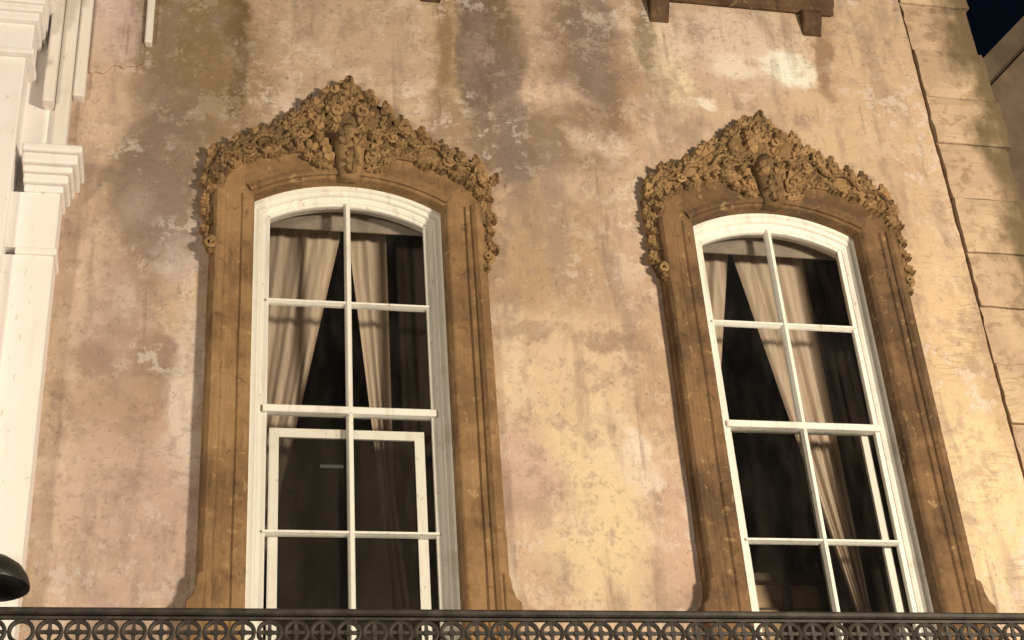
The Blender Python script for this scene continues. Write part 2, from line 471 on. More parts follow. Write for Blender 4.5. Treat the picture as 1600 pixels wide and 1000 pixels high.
def mat_emit(name, c, s):
    t = NT(name); e = t.N("ShaderNodeEmission"); e.inputs[0].default_value = c; e.inputs[1].default_value = s
    t.L(e.outputs[0], t.out.inputs[0]); return t.m

M = dict(
    stucco=mat_stucco(), block=mat_block(),
    stone=mat_stone("ochre_stone", (164, 124, 78), (130, 96, 60), (86, 65, 45), 0.55),
    stone_b=mat_stone("brown_grimy_stone", (138, 102, 65), (102, 75, 49), (68, 51, 36), 0.55),
    carve=mat_stone("carved_grimy_stone", (166, 127, 80), (122, 91, 56), (58, 44, 30), 0.88),
    sill=mat_stone("brown_sill_stone", (104, 76, 50), (80, 57, 38), (54, 38, 26), 0.6),
    cream=mat_paint("cream_window_paint", (0.80, 0.78, 0.73, 1), (0.52, 0.46, 0.38, 1), 0.50),
    white=mat_paint("white_house_paint", (0.88, 0.84, 0.83, 1), (0.74, 0.66, 0.60, 1), 0.35, 0.6),
    ivory=mat_paint("ivory_trim_paint", (0.76, 0.71, 0.66, 1), (0.54, 0.46, 0.38, 1), 0.4, 0.6),
    pink=mat_plain("pink_plaster", A((206, 170, 144)), 0.9, 0.18, 2.2, 0.0, 0.15, 0.012),
    glass=mat_glass(), screen=mat_screen(), curtain=mat_curtain('linen_curtain', (0.62, 0.50, 0.40, 1), (0.48, 0.38, 0.30, 1)), shade_curtain=mat_curtain('shade_curtain_cloth', (0.11, 0.088, 0.07, 1), (0.075, 0.06, 0.048, 1)),  # the dark cloth has shade put into its colour
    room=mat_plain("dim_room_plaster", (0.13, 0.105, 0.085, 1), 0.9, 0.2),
    pelmet=mat_plain("pelmet_cloth", (0.34, 0.29, 0.24, 1), 0.9, 0.25, 6.0),
    wood=mat_plain("brown_cabinet_wood", (0.55, 0.38, 0.22, 1), 0.5, 0.3, 5.0),
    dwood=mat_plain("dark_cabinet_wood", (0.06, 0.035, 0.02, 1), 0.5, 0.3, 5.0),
    iron=mat_plain("rusty_cast_iron", (0.050, 0.040, 0.033, 1), 0.62, 0.6, 11.0, 0.0, 0.4),
    shade=mat_plain("dark_lamp_metal", (0.022, 0.020, 0.020, 1), 0.45, 0.3, 8.0, 0.0, 0.5),
    lamp_iron=mat_plain("lamp_post_iron", (0.03, 0.03, 0.03, 1), 0.5, 0.3, 8.0),
    deck=mat_plain("balcony_deck_board", (0.14, 0.12, 0.10, 1), 0.8, 0.3),
    far=mat_plain("far_house_brick", (0.30, 0.22, 0.15, 1), 0.9, 0.3, 3.0),
    farroof=mat_plain("far_roof_trim", (0.24, 0.18, 0.13, 1), 0.8, 0.3, 3.0),
    asphalt=mat_plain("asphalt", (0.05, 0.05, 0.05, 1), 0.85, 0.3, 20.0),
    paving=mat_plain("pavement_stone", (0.26, 0.24, 0.21, 1), 0.85, 0.3, 6.0),
    kerb=mat_plain("kerb_stone", (0.30, 0.28, 0.25, 1), 0.85, 0.3, 6.0),
    glint_glow=mat_emit("pane_glint_glow", (1.0, 0.93, 0.82, 1), 0.22),  # glow for the bright dash on the glass
    lantern=mat_emit("lantern_glow", (1.0, 0.80, 0.55, 1), 12.0),
)

# ------------------------------------------------------------------ ground
tag(MB().box(-400, 400, -400, 400, -0.3, -0.02).build("ground", M["asphalt"]), kind="structure")
tag(MB().box(-60, 60, -9.0, -4.0, -0.2, -0.016).build("road", M["asphalt"]), kind="structure")
tag(MB().box(-60, 60, -3.85, 0.0, -0.2, 0.12).build("pavement", M["paving"]), kind="structure")
tag(MB().box(-60, 60, -4.0, -3.85, -0.2, 0.13).bevel_build("kerb", M["kerb"], w=0.02), kind="structure")
tag(MB().box(-60, 60, -14.0, -9.0, -0.2, 0.12).build("far_pavement", M["paving"]), kind="structure")

# ------------------------------------------------------------------ the house
WALL_Y = -0.10
WIN_X = (0.905, 3.66)
HOLE = 0.60; HOLE_Z0 = 3.10; HOLE_Z1 = 7.12
house = empty("stucco_house", (2.5, 0, 0))
tag(house, "weathered tan stucco house front with two tall arched windows in carved stone", "house")
HI = Matrix.Translation((-2.5, 0, 0))   # children are laid out in street coordinates
def hp(o):
    o.parent = house; o.matrix_parent_inverse = HI; return o

def build_wall():
    x0, x1, z0, z1, s = -0.86, 4.995, 0.0, 10.0, 0.045
    def lin(a, b, cuts):
        pts = [a] + sorted(c for c in cuts if a < c < b) + [b]; out = []
        for p, q in zip(pts[:-1], pts[1:]):
            n = max(1, round((q - p) / s)); out += [p + (q - p) * i / n for i in range(n)]
        return out + [b]
    xs = lin(x0, x1, [c + d for c in WIN_X for d in (-HOLE, HOLE)])
    zs = lin(z0, z1, [HOLE_Z0, HOLE_Z1])
    nx, nz = len(xs), len(zs)
    def inhole(x, z):
        return HOLE_Z0 < z < HOLE_Z1 and any(abs(x - c) < HOLE for c in WIN_X)
    v = []; idx = {}; f = []
    def vert(i, k, layer):
        key = (i, k, layer)
        if key not in idx:
            x, z = xs[i], zs[k]
            if layer == 0:
                n = noise.noise(Vector((x * 1.1, 0, z * 1.1))) * 0.010 + noise.noise(Vector((x * 4.3, 5, z * 4.3))) * 0.005
                n += noise.noise(Vector((x * 11, 9, z * 11))) * 0.0025
                xe = x
                if i == nx - 1: xe = x - 0.004 - abs(noise.noise(Vector((0, 2, z * 5)))) * 0.010 - abs(noise.noise(Vector((4, 2, z * 23)))) * 0.010
                y = WALL_Y + n
            else: y = 0.16; xe = x
            idx[key] = len(v); v.append((xe, y, z))
        return idx[key]
    solid = [[not inhole((xs[i] + xs[i + 1]) / 2, (zs[k] + zs[k + 1]) / 2) for k in range(nz - 1)] for i in range(nx - 1)]
    for i in range(nx - 1):
        for k in range(nz - 1):
            if not solid[i][k]: continue
            f.append(tuple(vert(a, b, 0) for a, b in ((i, k), (i + 1, k), (i + 1, k + 1), (i, k + 1))))
            f.append(tuple(vert(a, b, 1) for a, b in ((i, k), (i, k + 1), (i + 1, k + 1), (i + 1, k))))
            for (di, dk, a, b) in ((-1, 0, (i, k), (i, k + 1)), (1, 0, (i + 1, k), (i + 1, k + 1)), (0, -1, (i, k), (i + 1, k)), (0, 1, (i, k + 1), (i + 1, k + 1))):
                ii, kk = i + di, k + dk
                if not (0 <= ii < nx - 1 and 0 <= kk < nz - 1 and solid[ii][kk]):
                    f.append((vert(*a, 0), vert(*b, 0), vert(*b, 1), vert(*a, 1)))
    return hp(mesh_obj("wall", v, f, M["stucco"], None, True))
wall = build_wall()
# keep hard arrises on the openings
for e in wall.data.polygons: pass
wall.data.set_sharp_from_angle(angle=rad(50))

# rendered block pier at the corner, each block its own piece
random.seed(11)
core = hp(MB().box(5.03, 5.545, WALL_Y + 0.035, 0.16, 0.0, 10.0).build("corner_pier", M["block"]))
tag(core, "pier of rendered blocks along the house corner, mossy at its outer edge")
zj = [0.0, 0.43, 0.86, 1.29, 1.72, 2.15, 2.58, 3.01, 3.44, 3.87, 4.29, 4.71, 5.14, 5.57, 6.00, 6.42, 6.84, 7.285, 7.75, 8.16, 8.60, 9.04, 9.47, 10.0]
for k in range(len(zj) - 1):
    z0, z1 = zj[k], zj[k + 1]
    xr = 5.555 + random.uniform(-0.03, 0.02); xl = 5.016 + random.uniform(-0.003, 0.008)
    proud = random.uniform(-0.012, 0.010)
    g = 0.005
    v = []; f = []
    NX, NZ = 9, 7
    for j in range(NZ):
        for i in range(NX):
            u = i / (NX - 1); w = j / (NZ - 1)
            x = xl + (xr - xl) * u; z = z0 + g + (z1 - z0 - 2 * g) * w
            y = WALL_Y + proud
            ed = min(u, 1 - u) * (xr - xl); eh = min(w, 1 - w) * (z1 - z0)
            if ed < 0.01 or eh < 0.01: y += 0.012
            y += noise.noise(Vector((x * 5, k, z * 5))) * 0.008
            if i in (0, NX - 1): x += noise.noise(Vector((x * 3, 3, z * 13))) * 0.016
            if j in (0, NZ - 1): z += noise.noise(Vector((x * 6, 8, z * 2))) * 0.006
            v.append((x, y, z))
    for j in range(NZ - 1):
        for i in range(NX - 1):
            a = j * NX + i; f.append((a, a + 1, a + NX + 1, a + NX))
    n0 = len(v)
    ring = [i for i in range(NX)] + [j * NX + NX - 1 for j in range(1, NZ)] + [(NZ - 1) * NX + i for i in range(NX - 2, -1, -1)] + [j * NX for j in range(NZ - 2, 0, -1)]
    for r_ in ring: v.append((v[r_][0], 0.05, v[r_][2]))
    for q in range(len(ring)):
        q2 = (q + 1) % len(ring); f.append((ring[q], ring[q2], n0 + q2, n0 + q))
    f.append(tuple(n0 + q for q in range(len(ring))))
    mesh_obj("block", v, f, M["block"], core, False)

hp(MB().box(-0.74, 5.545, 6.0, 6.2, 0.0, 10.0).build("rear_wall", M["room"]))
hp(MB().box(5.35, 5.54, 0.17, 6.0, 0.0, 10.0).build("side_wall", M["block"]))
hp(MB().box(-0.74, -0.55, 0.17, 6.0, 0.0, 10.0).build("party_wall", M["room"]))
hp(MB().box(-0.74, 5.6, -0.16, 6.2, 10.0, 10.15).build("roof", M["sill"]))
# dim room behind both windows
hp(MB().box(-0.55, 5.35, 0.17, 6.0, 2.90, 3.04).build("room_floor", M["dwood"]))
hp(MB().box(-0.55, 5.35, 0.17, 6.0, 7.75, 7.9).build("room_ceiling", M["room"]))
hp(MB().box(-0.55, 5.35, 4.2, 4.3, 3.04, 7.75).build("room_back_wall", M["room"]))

# ------------------------------------------------------------------ windows
def arch(half, spring, crown, n=14):
    """circular arc from the left spring to the right one"""
    h = crown - spring; R_ = (half * half + h * h) / (2 * h); cz = crown - R_
    a = math.asin(half / R_)
    return [(R_ * math.sin(-a + 2 * a * i / n), cz + R_ * math.cos(-a + 2 * a * i / n)) for i in range(n + 1)]
def arch_z(x, half, spring, crown):
    h = crown - spring; R_ = (half * half + h * h) / (2 * h)
    return crown - R_ + math.sqrt(max(0, R_ * R_ - x * x))

BARS = (6.26, 5.54, 4.80, 4.07)
Z_BOT = 3.36
IN_H, IN_S, IN_C = 0.487, 6.845, 6.978       # clear opening of the sash
def make_window(cx, label, screen):
    path = [(-0.50, 3.12), (-0.50, 6.85)] + arch(0.50, 6.85, 6.985)[0:] + [(0.50, 6.85), (0.50, 3.12)]
    path = [p for i, p in enumerate(path) if i == 0 or (Vector(p) - Vector(path[i - 1])).length > 1e-4]
    prof = [(0.0, 0.09), (0.0, -0.012), (0.018, -0.022), (0.030, -0.022), (0.036, -0.040), (0.062, -0.040), (0.070, -0.058), (0.098, -0.058), (0.098, 0.09)]
    w = MB().sweep(path, prof).build("window", M["cream"], None, loc=(cx, 0, 0))
    hp(w); w["label"] = label
    MB().box(-0.60, 0.60, -0.16, 0.09, 3.04, 3.12).bevel_build("sill", M["cream"], w)
    # sash: stiles, arched top rail, meeting rail, glazing bars
    sy0, sy1 = -0.005, 0.030
    for s in (-1, 1):
        a, b = sorted((s * 0.470, s * 0.4995))
        v = MB().box(a, b, sy0, sy1, Z_BOT - 0.2, arch_z(0.485, IN_H + 0.02, IN_S, IN_C)); v.build("stile", M["cream"], w)
    top = arch(0.470, 6.842, 6.962)
    MB().sweep(top, [(0, sy0), (0.024, sy0), (0.024, sy1), (0, sy1)]).build("top_rail", M["cream"], w)
    MB().box(-0.4695, 0.4695, sy0, sy1, Z_BOT - 0.2, Z_BOT).build("bottom_rail", M["cream"], w)
    MB().box(-0.497, 0.497, -0.034, sy1 + 0.002, BARS[1] - 0.022, BARS[1] + 0.022).bevel_build("meeting_rail", M["cream"], w, 0.005)
    for z in (BARS[0], BARS[2], BARS[3]):
        h = 0.0155
        MB().add([(-0.485, -0.020, z - 0.006), (-0.485, -0.020, z + 0.006), (-0.485, 0.024, z + h), (-0.485, 0.024, z - h),
                  (0.485, -0.020, z - 0.006), (0.485, -0.020, z + 0.006), (0.485, 0.024, z + h), (0.485, 0.024, z - h)],
                 [(0, 1, 2, 3), (7, 6, 5, 4), (0, 4, 5, 1), (1, 5, 6, 2), (2, 6, 7, 3), (3, 7, 4, 0)]).build("glazing_bar", M["cream"], w)
    for (za, zb) in ((BARS[1] + 0.02, 6.972), (Z_BOT - 0.01, BARS[1] - 0.02)):
        g = 0.021
        MB().add([(-0.010, -0.028, za), (0.010, -0.028, za), (g, 0.026, za), (-g, 0.026, za),
                  (-0.010, -0.028, zb), (0.010, -0.028, zb), (g, 0.026, zb), (-g, 0.026, zb)],
                 [(0, 1, 2, 3), (7, 6, 5, 4), (0, 4, 5, 1), (1, 5, 6, 2), (2, 6, 7, 3), (3, 7, 4, 0)]).build("glazing_bar", M["cream"], w)
    # panes
    zs = [Z_BOT, BARS[3], BARS[2], BARS[1], BARS[0]]
    for c in (-1, 1):
        for r, z in enumerate(zs):
            a, b = sorted((c * 0.008, c * 0.478))
            dy = random.uniform(-0.0015, 0.0015)
            if r < 4: poly = [(a, z), (b, z), (b, zs[r + 1]), (a, zs[r + 1])]
            else: poly = [(a, z), (b, z)] + [(x, arch_z(x, 0.478, 6.845, 6.972)) for x in [b + (a - b) * q / 8 for q in range(9)]]
            n = len(poly)
            tl = random.uniform(-0.004, 0.004)
            mesh_obj("pane", [(x, 0.008 + dy + tl * (q in (0, 1)), zz) for q, (x, zz) in enumerate(poly)], [tuple(range(n))], M["glass"], w)
    # inner frame behind the lower panes
    if screen:
        y0, y1 = 0.034, 0.056
        zt = 5.445
        sc = MB()
        sc.box(-0.452, -0.398, y0, y1, 3.14, zt); sc.box(0.372, 0.428, y0, y1, 3.14, zt)
        sc.box(-0.398, 0.372, y0, y1, zt - 0.055, zt)
        fr = sc.build("inner_frame", M["cream"], w)
        mesh_obj("screen_mesh", [(-0.40, 0.048, 3.14), (0.38, 0.048, 3.14), (0.38, 0.048, zt - 0.05), (-0.40, 0.048, zt - 0.05)], [(0, 1, 2, 3)], M["screen"], fr)
    else:
        sc = MB()
        sc.box(-0.470, -0.440, 0.06, 0.085, 3.14, 5.58); sc.box(0.405, 0.450, 0.06, 0.085, 3.14, 5.58)
        sc.box(-0.440, 0.405, 0.06, 0.085, 5.535, 5.58)
        sc.build("inner_sash", M["cream"], w)
    return w
random.seed(3)
make_window(WIN_X[0], "arched cream sash window with a square white inner frame behind its lower panes", True)
make_window(WIN_X[1], "arched cream sash window with the long diagonal curtain, by the corner pier", False)

# ------------------------------------------------------------------ carved stone surrounds
def leaf_mesh(name, L, W, H, lobes=3, curl=0.5, seed=0):
    """acanthus leaf: notched lobes, furrowed, its tip rolling forward"""
    rnd = random.Random(seed)
    NS, NT_ = 6 * lobes + 1, 7
    v = []; f = []
    for i in range(NS):
        s = i / (NS - 1)
        env = (1 - (2 * s - 0.75) ** 2 * 0.62) if s > 0.375 else (0.45 + 0.55 * (s / 0.375) ** 0.8)
        env = max(0.10, env)
        saw = (s * lobes) % 1.0
        w = W * env * (0.56 + 0.50 * math.sin(math.pi * min(1.0, saw * 1.05 + 0.02)) ** 0.8)
        roll = max(0, s - 0.62) / 0.38
        yy = L * (s - 0.16 * curl * roll * roll)
        ridge = H * (0.40 + 0.60 * math.sin(math.pi * 0.5 * min(1, s * 1.5))) + H * curl * 0.55 * math.sin(roll * math.pi * 0.8)
        for j in range(NT_):
            t_ = -1 + 2 * j / (NT_ - 1)
            z = ridge * (1 - 0.45 * t_ * t_)
            if abs(t_) < 0.1: z -= 0.42 * H
            if abs(abs(t_) - 0.667) < 0.05: z += 0.34 * H * math.sin(math.pi * saw) - 0.14 * H
            if abs(t_) > 0.95: z = -0.025
            v.append((w * t_ + rnd.uniform(-1, 1) * 0.03 * W, yy + 0.10 * L * abs(t_) * (0.6 - s), z))
    for i in range(NS - 1):
        for j in range(NT_ - 1):
            a = i * NT_ + j; f.append((a, a + 1, a + NT_ + 1, a + NT_))
    f.append(tuple(range(NT_))); f.append(tuple(range((NS - 1) * NT_, NS * NT_)))
    me = bpy.data.meshes.new(name); me.from_pydata(v, [], f)
    bm = bmesh.new(); bm.from_mesh(me); bmesh.ops.recalc_face_normals(bm, faces=bm.faces); bm.to_mesh(me); bm.free()
    me.materials.append(M["carve"]); return me

def scroll_mesh(name, R_, turns=1.6, tube=0.016, lift=0.05):
    v = []; f = []; N = 26; K = 6
    for i in range(N + 1):
        s = i / N; q = s * turns * 2 * math.pi; r = R_ * (1 - 0.82 * s); tb = tube * (1.15 - 0.35 * s)
        c = Vector((r * math.cos(q), r * math.sin(q), lift * (0.45 + 0.75 * s)))
        o = Vector((math.cos(q), math.sin(q), 0)); z = Vector((0, 0, 1))
        for k in range(K):
            a = 2 * math.pi * k / K; p = c + o * (tb * math.cos(a)) + z * (tb * math.sin(a) * 1.3); v.append(tuple(p))
    for i in range(N):
        for k in range(K):
            a = i * K + k; b = i * K + (k + 1) % K; f.append((a, b, b + K, a + K))
    f.append(tuple(range(K))); f.append(tuple(range(N * K, N * K + K)))
    # core button under the spiral
    b0 = len(v)
    for (r, z) in ((R_ * 0.85, -0.02), (R_ * 0.8, lift * 0.25), (R_ * 0.3, lift * 0.5)):
        for k in range(10):
            a = 2 * math.pi * k / 10; v.append((r * math.cos(a), r * math.sin(a), z))
    for q in range(2):
        for k in range(10):
            f.append((b0 + q * 10 + k, b0 + q * 10 + (k + 1) % 10, b0 + (q + 1) * 10 + (k + 1) % 10, b0 + (q + 1) * 10 + k))
    f.append(tuple(b0 + 20 + k for k in range(10)))
    me = bpy.data.meshes.new(name); me.from_pydata(v, [], f)
    bm = bmesh.new(); bm.from_mesh(me); bmesh.ops.recalc_face_normals(bm, faces=bm.faces); bm.to_mesh(me); bm.free()
    for p in me.polygons: p.use_smooth = True
    me.materials.append(M["carve"]); return me

def flower_mesh(name, R_, petals, H):
    v = []; f = []; n = petals * 4
    for (rr, hh) in ((1.0, -0.02 / H), (0.98, 0.35), (0.70, 0.95), (0.42, 0.62), (0.30, 0.95), (0.12, 1.15)):
        for k in range(n):
            a = 2 * math.pi * k / n
            lob = 1 + (0.20 * math.cos(petals * a) if rr > 0.5 else 0)
            v.append((R_ * rr * lob * math.cos(a), R_ * rr * lob * math.sin(a), H * hh * (1 + (0.22 * math.cos(petals * a) if 0.5 < rr < 0.99 else 0))))
    for q in range(5):
        for k in range(n): f.append((q * n + k, q * n + (k + 1) % n, (q + 1) * n + (k + 1) % n, (q + 1) * n + k))
    f.append(tuple(range(5 * n, 6 * n)))
    me = bpy.data.meshes.new(name); me.from_pydata(v, [], f)
    bm = bmesh.new(); bm.from_mesh(me); bmesh.ops.recalc_face_normals(bm, faces=bm.faces); bm.to_mesh(me); bm.free()
    me.materials.append(M["carve"]); return me
FLOWERS = [flower_mesh("flower", 0.052, 5, 0.055), flower_mesh("flower", 0.040, 6, 0.050)]
LEAVES = [leaf_mesh("leaf", 0.17, 0.056, 0.046, 3, 0.8, 1), leaf_mesh("leaf", 0.145, 0.062, 0.054, 2, 1.0, 2), leaf_mesh("leaf", 0.20, 0.054, 0.044, 4, 0.6, 3)]
SCROLLS = [scroll_mesh("scroll", 0.052, 1.5, 0.016, 0.055), scroll_mesh("scroll", 0.040, 1.4, 0.014, 0.050)]

def relief(x, y, z, ang, sc=1.0, flip=1, tilt=0.0):
    """place a relief piece on a wall facing -Y: its +Y axis points along ang in the wall (0 = right, 90 = up)"""
    a = rad(ang)
    ly = Vector((math.cos(a), 0, math.sin(a))); lz = Vector((0, -1, 0)); lx = ly.cross(lz)
    m = Matrix((( lx.x * flip, ly.x, lz.x, x), (lx.y * flip, ly.y, lz.y, y), (lx.z * flip, ly.z, lz.z, z), (0, 0, 0, 1)))
    return m @ Matrix.Rotation(rad(tilt), 4, 'X') @ Matrix.Diagonal((sc, sc, sc * 0.72, 1))

CREST = [(0.0, 7.80), (0.06, 7.75), (0.14, 7.685), (0.25, 7.59), (0.37, 7.49), (0.49, 7.415), (0.62, 7.345), (0.76, 7.245), (0.88, 7.12)]
def along(poly, n):
    P = [Vector(p) for p in poly]; L = [(b - a).length for a, b in zip(P[:-1], P[1:])]; T = sum(L); out = []
    for i in range(n):
        d = T * i / (n - 1)
        for k, l in enumerate(L):
            if d <= l + 1e-9: out.append((P[k] + (P[k + 1] - P[k]) * (d / l), (P[k + 1] - P[k]).normalized())); break
            d -= l
    return out

def make_surround(cx, label, seed, stone):
    rnd = random.Random(seed)
    FY = -0.150
    intr = arch(0.575, 6.915, 7.075, 18)
    poly = [(-0.575, 6.47)] + intr + [(0.575, 6.47), (0.80, 6.47), (0.840, 6.50), (0.868, 6.60), (0.875, 6.80), (0.888, 7.07)]
    poly += [(x * 0.99, z - 0.022) for x, z in reversed(CREST[:-1])]
    poly += [(-x * 0.99, z - 0.022) for x, z in CREST[1:-1]] + [(-0.888, 7.07), (-0.875, 6.80), (-0.868, 6.60), (-0.840, 6.50), (-0.80, 6.47)]
    top = MB().prism(poly, FY, -0.02).bevel_build("window_surround", stone, None, 0.008, loc=(cx, 0, 0), ang=60)
    hp(top); top["label"] = label
    # jambs
    for s in (-1, 1):
        prof = [(0.571, -0.02), (0.571, -0.150), (0.590, -0.170), (0.600, -0.175), (0.640, -0.175), (0.652, -0.163), (0.696, -0.163), (0.708, -0.178),
                (0.735, -0.182), (0.742, -0.196), (0.765, -0.212), (0.790, -0.210), (0.808, -0.192), (0.815, -0.165), (0.825, -0.160), (0.825, -0.02)]
        v = []; f = []; n = len(prof)
        zl = [3.06 + 0.31 * k for k in range(11)] + [6.62, 6.76, 6.90]
        for z in zl:
            for (px, py) in prof:
                jx = noise.noise(Vector((s * px * 9 + cx, py * 9, z * 2.1))) * 0.005
                v.append((s * (px + jx * (px > 0.6)), py + jx, z))
        for k in range(len(zl) - 1):
            for j in range(n): f.append((k * n + j, k * n + (j + 1) % n, (k + 1) * n + (j + 1) % n, (k + 1) * n + j))
        f += [tuple(range(n)), tuple(range((len(zl) - 1) * n, len(zl) * n))]
        mesh_obj("jamb", v, f, stone, top)
        # foot flaring out above the balcony
        foot = [(0.78, 4.50), (0.820, 4.48), (0.828, 4.41), (0.845, 4.36), (0.872, 4.335), (0.876, 4.29), (0.855, 4.27), (0.855, 3.06), (0.78, 3.06)]
        MB().prism([(s * x, z) for x, z in foot], -0.222, -0.03).bevel_build("jamb_foot", stone, top, 0.008, ang=50)
    # roll moulding round the arch
    MB().sweep(arch(0.590, 6.93, 7.092, 18), [(0.0, FY + 0.01), (0.0, FY - 0.016), (0.02, FY - 0.022), (0.045, FY - 0.018), (0.052, FY - 0.004), (0.066, FY - 0.008), (0.07, FY + 0.01)]).build("arch_moulding", stone, top)
    # keystone cartouche
    ks = []
    kp = [(-0.055, 7.06), (0.055, 7.06), (0.085, 7.16), (0.10, 7.30), (0.075, 7.42), (0.0, 7.47), (-0.075, 7.42), (-0.10, 7.30), (-0.085, 7.16)]
    v = [(x, FY + 0.02, z) for x, z in kp] + [(x * 0.92, FY - 0.045, z) for x, z in kp] + [(x * 0.55, FY - 0.085, 7.27 + (z - 7.27) * 0.6) for x, z in kp]
    n = len(kp); f = [(q * n + i, q * n + (i + 1) % n, (q + 1) * n + (i + 1) % n, (q + 1) * n + i) for q in range(2) for i in range(n)]
    f += [tuple(range(n)), tuple(range(2 * n, 3 * n))]
    mesh_obj("keystone", v, f, M["carve"], top, True)
    def leaf(x, z, ang, sc, y=FY, tilt=None, kind=None):
        me = LEAVES[rnd.randrange(3) if kind is None else kind]
        inst("leaf", me, top, relief(x, y, z, ang + rnd.uniform(-9, 9), sc * rnd.uniform(0.88, 1.14), rnd.choice((-1, 1)), rnd.uniform(2, 16) if tilt is None else tilt))
    def scroll(x, z, ang, sc, flip, y=FY):
        inst("scroll", SCROLLS[rnd.randrange(2)], top, relief(x, y, z, ang, sc * rnd.uniform(0.9, 1.12), flip))
    def flower(x, z, sc, y=FY):
        inst("flower", FLOWERS[rnd.randrange(2)], top, relief(x, y, z, rnd.uniform(0, 360), sc * rnd.uniform(0.85, 1.15)))
    # grimy ground of the carved band
    band_in = [(0.0, 7.14), (0.17, 7.16), (0.30, 7.24), (0.45, 7.215), (0.60, 7.165), (0.74, 7.095), (0.84, 7.00)]
    band = [(x * 0.985, z - 0.03) for x, z in CREST] + [(x, z) for x, z in reversed(band_in)]
    band = band[:-1] + [(-x, z) for x, z in [(0.0, 7.14)]] + [(-x, z) for x, z in band_in[1:]] + [(-x * 0.985, z - 0.03) for x, z in reversed(CREST[1:])]
    MB().prism(band, FY - 0.022, FY + 0.02).bevel_build("crest_ground", M["carve"], top, 0.006, ang=60)
    GY = FY - 0.018
    for s in (-1, 1):
        def X(x): return s * x
        def AN(a): return a if s > 0 else 180 - a
        # a running stem that waves along the crest
        mid = [((a[0] + b[0]) / 2, (a[1] + b[1]) / 2 + 0.01) for a, b in zip([along(CREST, 9)[k][0] for k in range(9)], [along(band_in, 9)[k][0] for k in range(9)])]
        pts = []
        for k, (p, d) in enumerate(along(mid, 40)):
            n_ = Vector((-d.y, d.x)); q = p + n_ * (0.030 * math.sin(k * 0.62))
            if q.x > 0.10: pts.append((X(q.x), GY - 0.022, q.y))
        stem = MB()
        for a_, b_ in zip(pts[:-1], pts[1:]): stem.cyl(a_, b_, 0.014, 0.014, 6, True)
        stem.build("stem", M["carve"], top, True)
        # leaves folding over the upper edge, overlapping, tips towards the peak
        for i, (p, d) in enumerate(along(CREST, 17)):
            if i == 0 or rnd.random() < 0.06: continue
            ta = math.degrees(math.atan2(-d.y, -d.x))
            leaf(X(min(0.86, p.x + 0.06)), p.y - 0.078, AN(ta - (2 if i % 2 else 26)), 0.98 if i % 2 else 0.84, GY + 0.004, rnd.uniform(-6, 1))
        # leaves of the lower edge, flowing down from the peak
        for i, (p, d) in enumerate(along(band_in[1:], 11)):
            ta = math.degrees(math.atan2(d.y, d.x))
            leaf(X(p.x - 0.05), p.y + 0.055, AN(ta - (12 if i % 2 else 34)), 0.74, GY + 0.004, rnd.uniform(-4, 6))
        # flowers, scrolls and fillers along the stem
        for i, (p, d) in enumerate(along(mid, 11)):
            ta = math.degrees(math.atan2(-d.y, -d.x)); n_ = Vector((-d.y, d.x)); p = p + n_ * (0.028 * (-1) ** i)
            if p.x < 0.05: continue
            if i % 4 == 1: flower(X(p.x), p.y, 0.85, GY)
            elif i % 4 == 3: scroll(X(p.x), p.y, AN(ta + 90), 0.82, s, GY)
            else: leaf(X(p.x), p.y - 0.02, AN(ta + rnd.choice((-70, 60, 20))), 0.66, GY - 0.006)
        # broad part beside the cartouche
        for (x, z, a, sc) in ((0.11, 7.17, 62, 0.8), (0.13, 7.28, 38, 0.85), (0.15, 7.39, 22, 0.9), (0.25, 7.34, 10, 0.75), (0.06, 7.47, 66, 0.95), (0.10, 7.12, 14, 0.65),
                              (0.20, 7.46, 60, 0.8), (0.05, 7.60, 40, 0.9), (0.27, 7.27, -8, 0.6), (0.18, 7.22, -15, 0.6)):
            leaf(X(x), z, AN(a), sc, GY - 0.004, rnd.uniform(-2, 10))
        scroll(X(0.14), 7.225, rnd.uniform(0, 90), 0.85, s, GY); scroll(X(0.085), 7.555, rnd.uniform(0, 90), 0.95, s, GY - 0.005); leaf(X(0.10), 7.545, AN(80), 0.7, GY - 0.02); leaf(X(0.16), 7.40, AN(30), 0.7, GY - 0.015); flower(X(0.225), 7.43, 0.6, GY - 0.01)
        # ear: drop of leaves on the side and a scroll at its foot
        for k in range(9):
            leaf(X(0.838 + 0.014 * (k % 2)), 7.08 - 0.058 * k, AN(-90 + (16 if k % 2 else -14)), 0.68, FY + 0.004, rnd.uniform(-2, 6))
        scroll(X(0.825), 6.520, 0, 0.8, s, FY - 0.03); leaf(X(0.815), 6.50, AN(-88), 0.6, FY - 0.03)
    # palmette at the peak
    for a, sc, z_ in ((90, 1.0, 7.66), (62, 0.75, 7.60), (118, 0.75, 7.60), (35, 0.65, 7.56), (145, 0.65, 7.56)):
        leaf(0, z_, a, sc, FY - 0.03, 2, 0)
    leaf(0, 7.06, 90, 1.0, FY - 0.08, -4, 2); leaf(-0.03, 7.26, 112, 0.9, FY - 0.08, 4, 1); leaf(0.03, 7.26, 68, 0.9, FY - 0.08, 4, 1)
    return top
make_surround(WIN_X[0], "carved ochre stone surround of the window with the white inner frame", 5, M["stone"])
make_surround(WIN_X[1], "carved ochre stone surround of the window by the corner pier", 6, M["stone_b"])

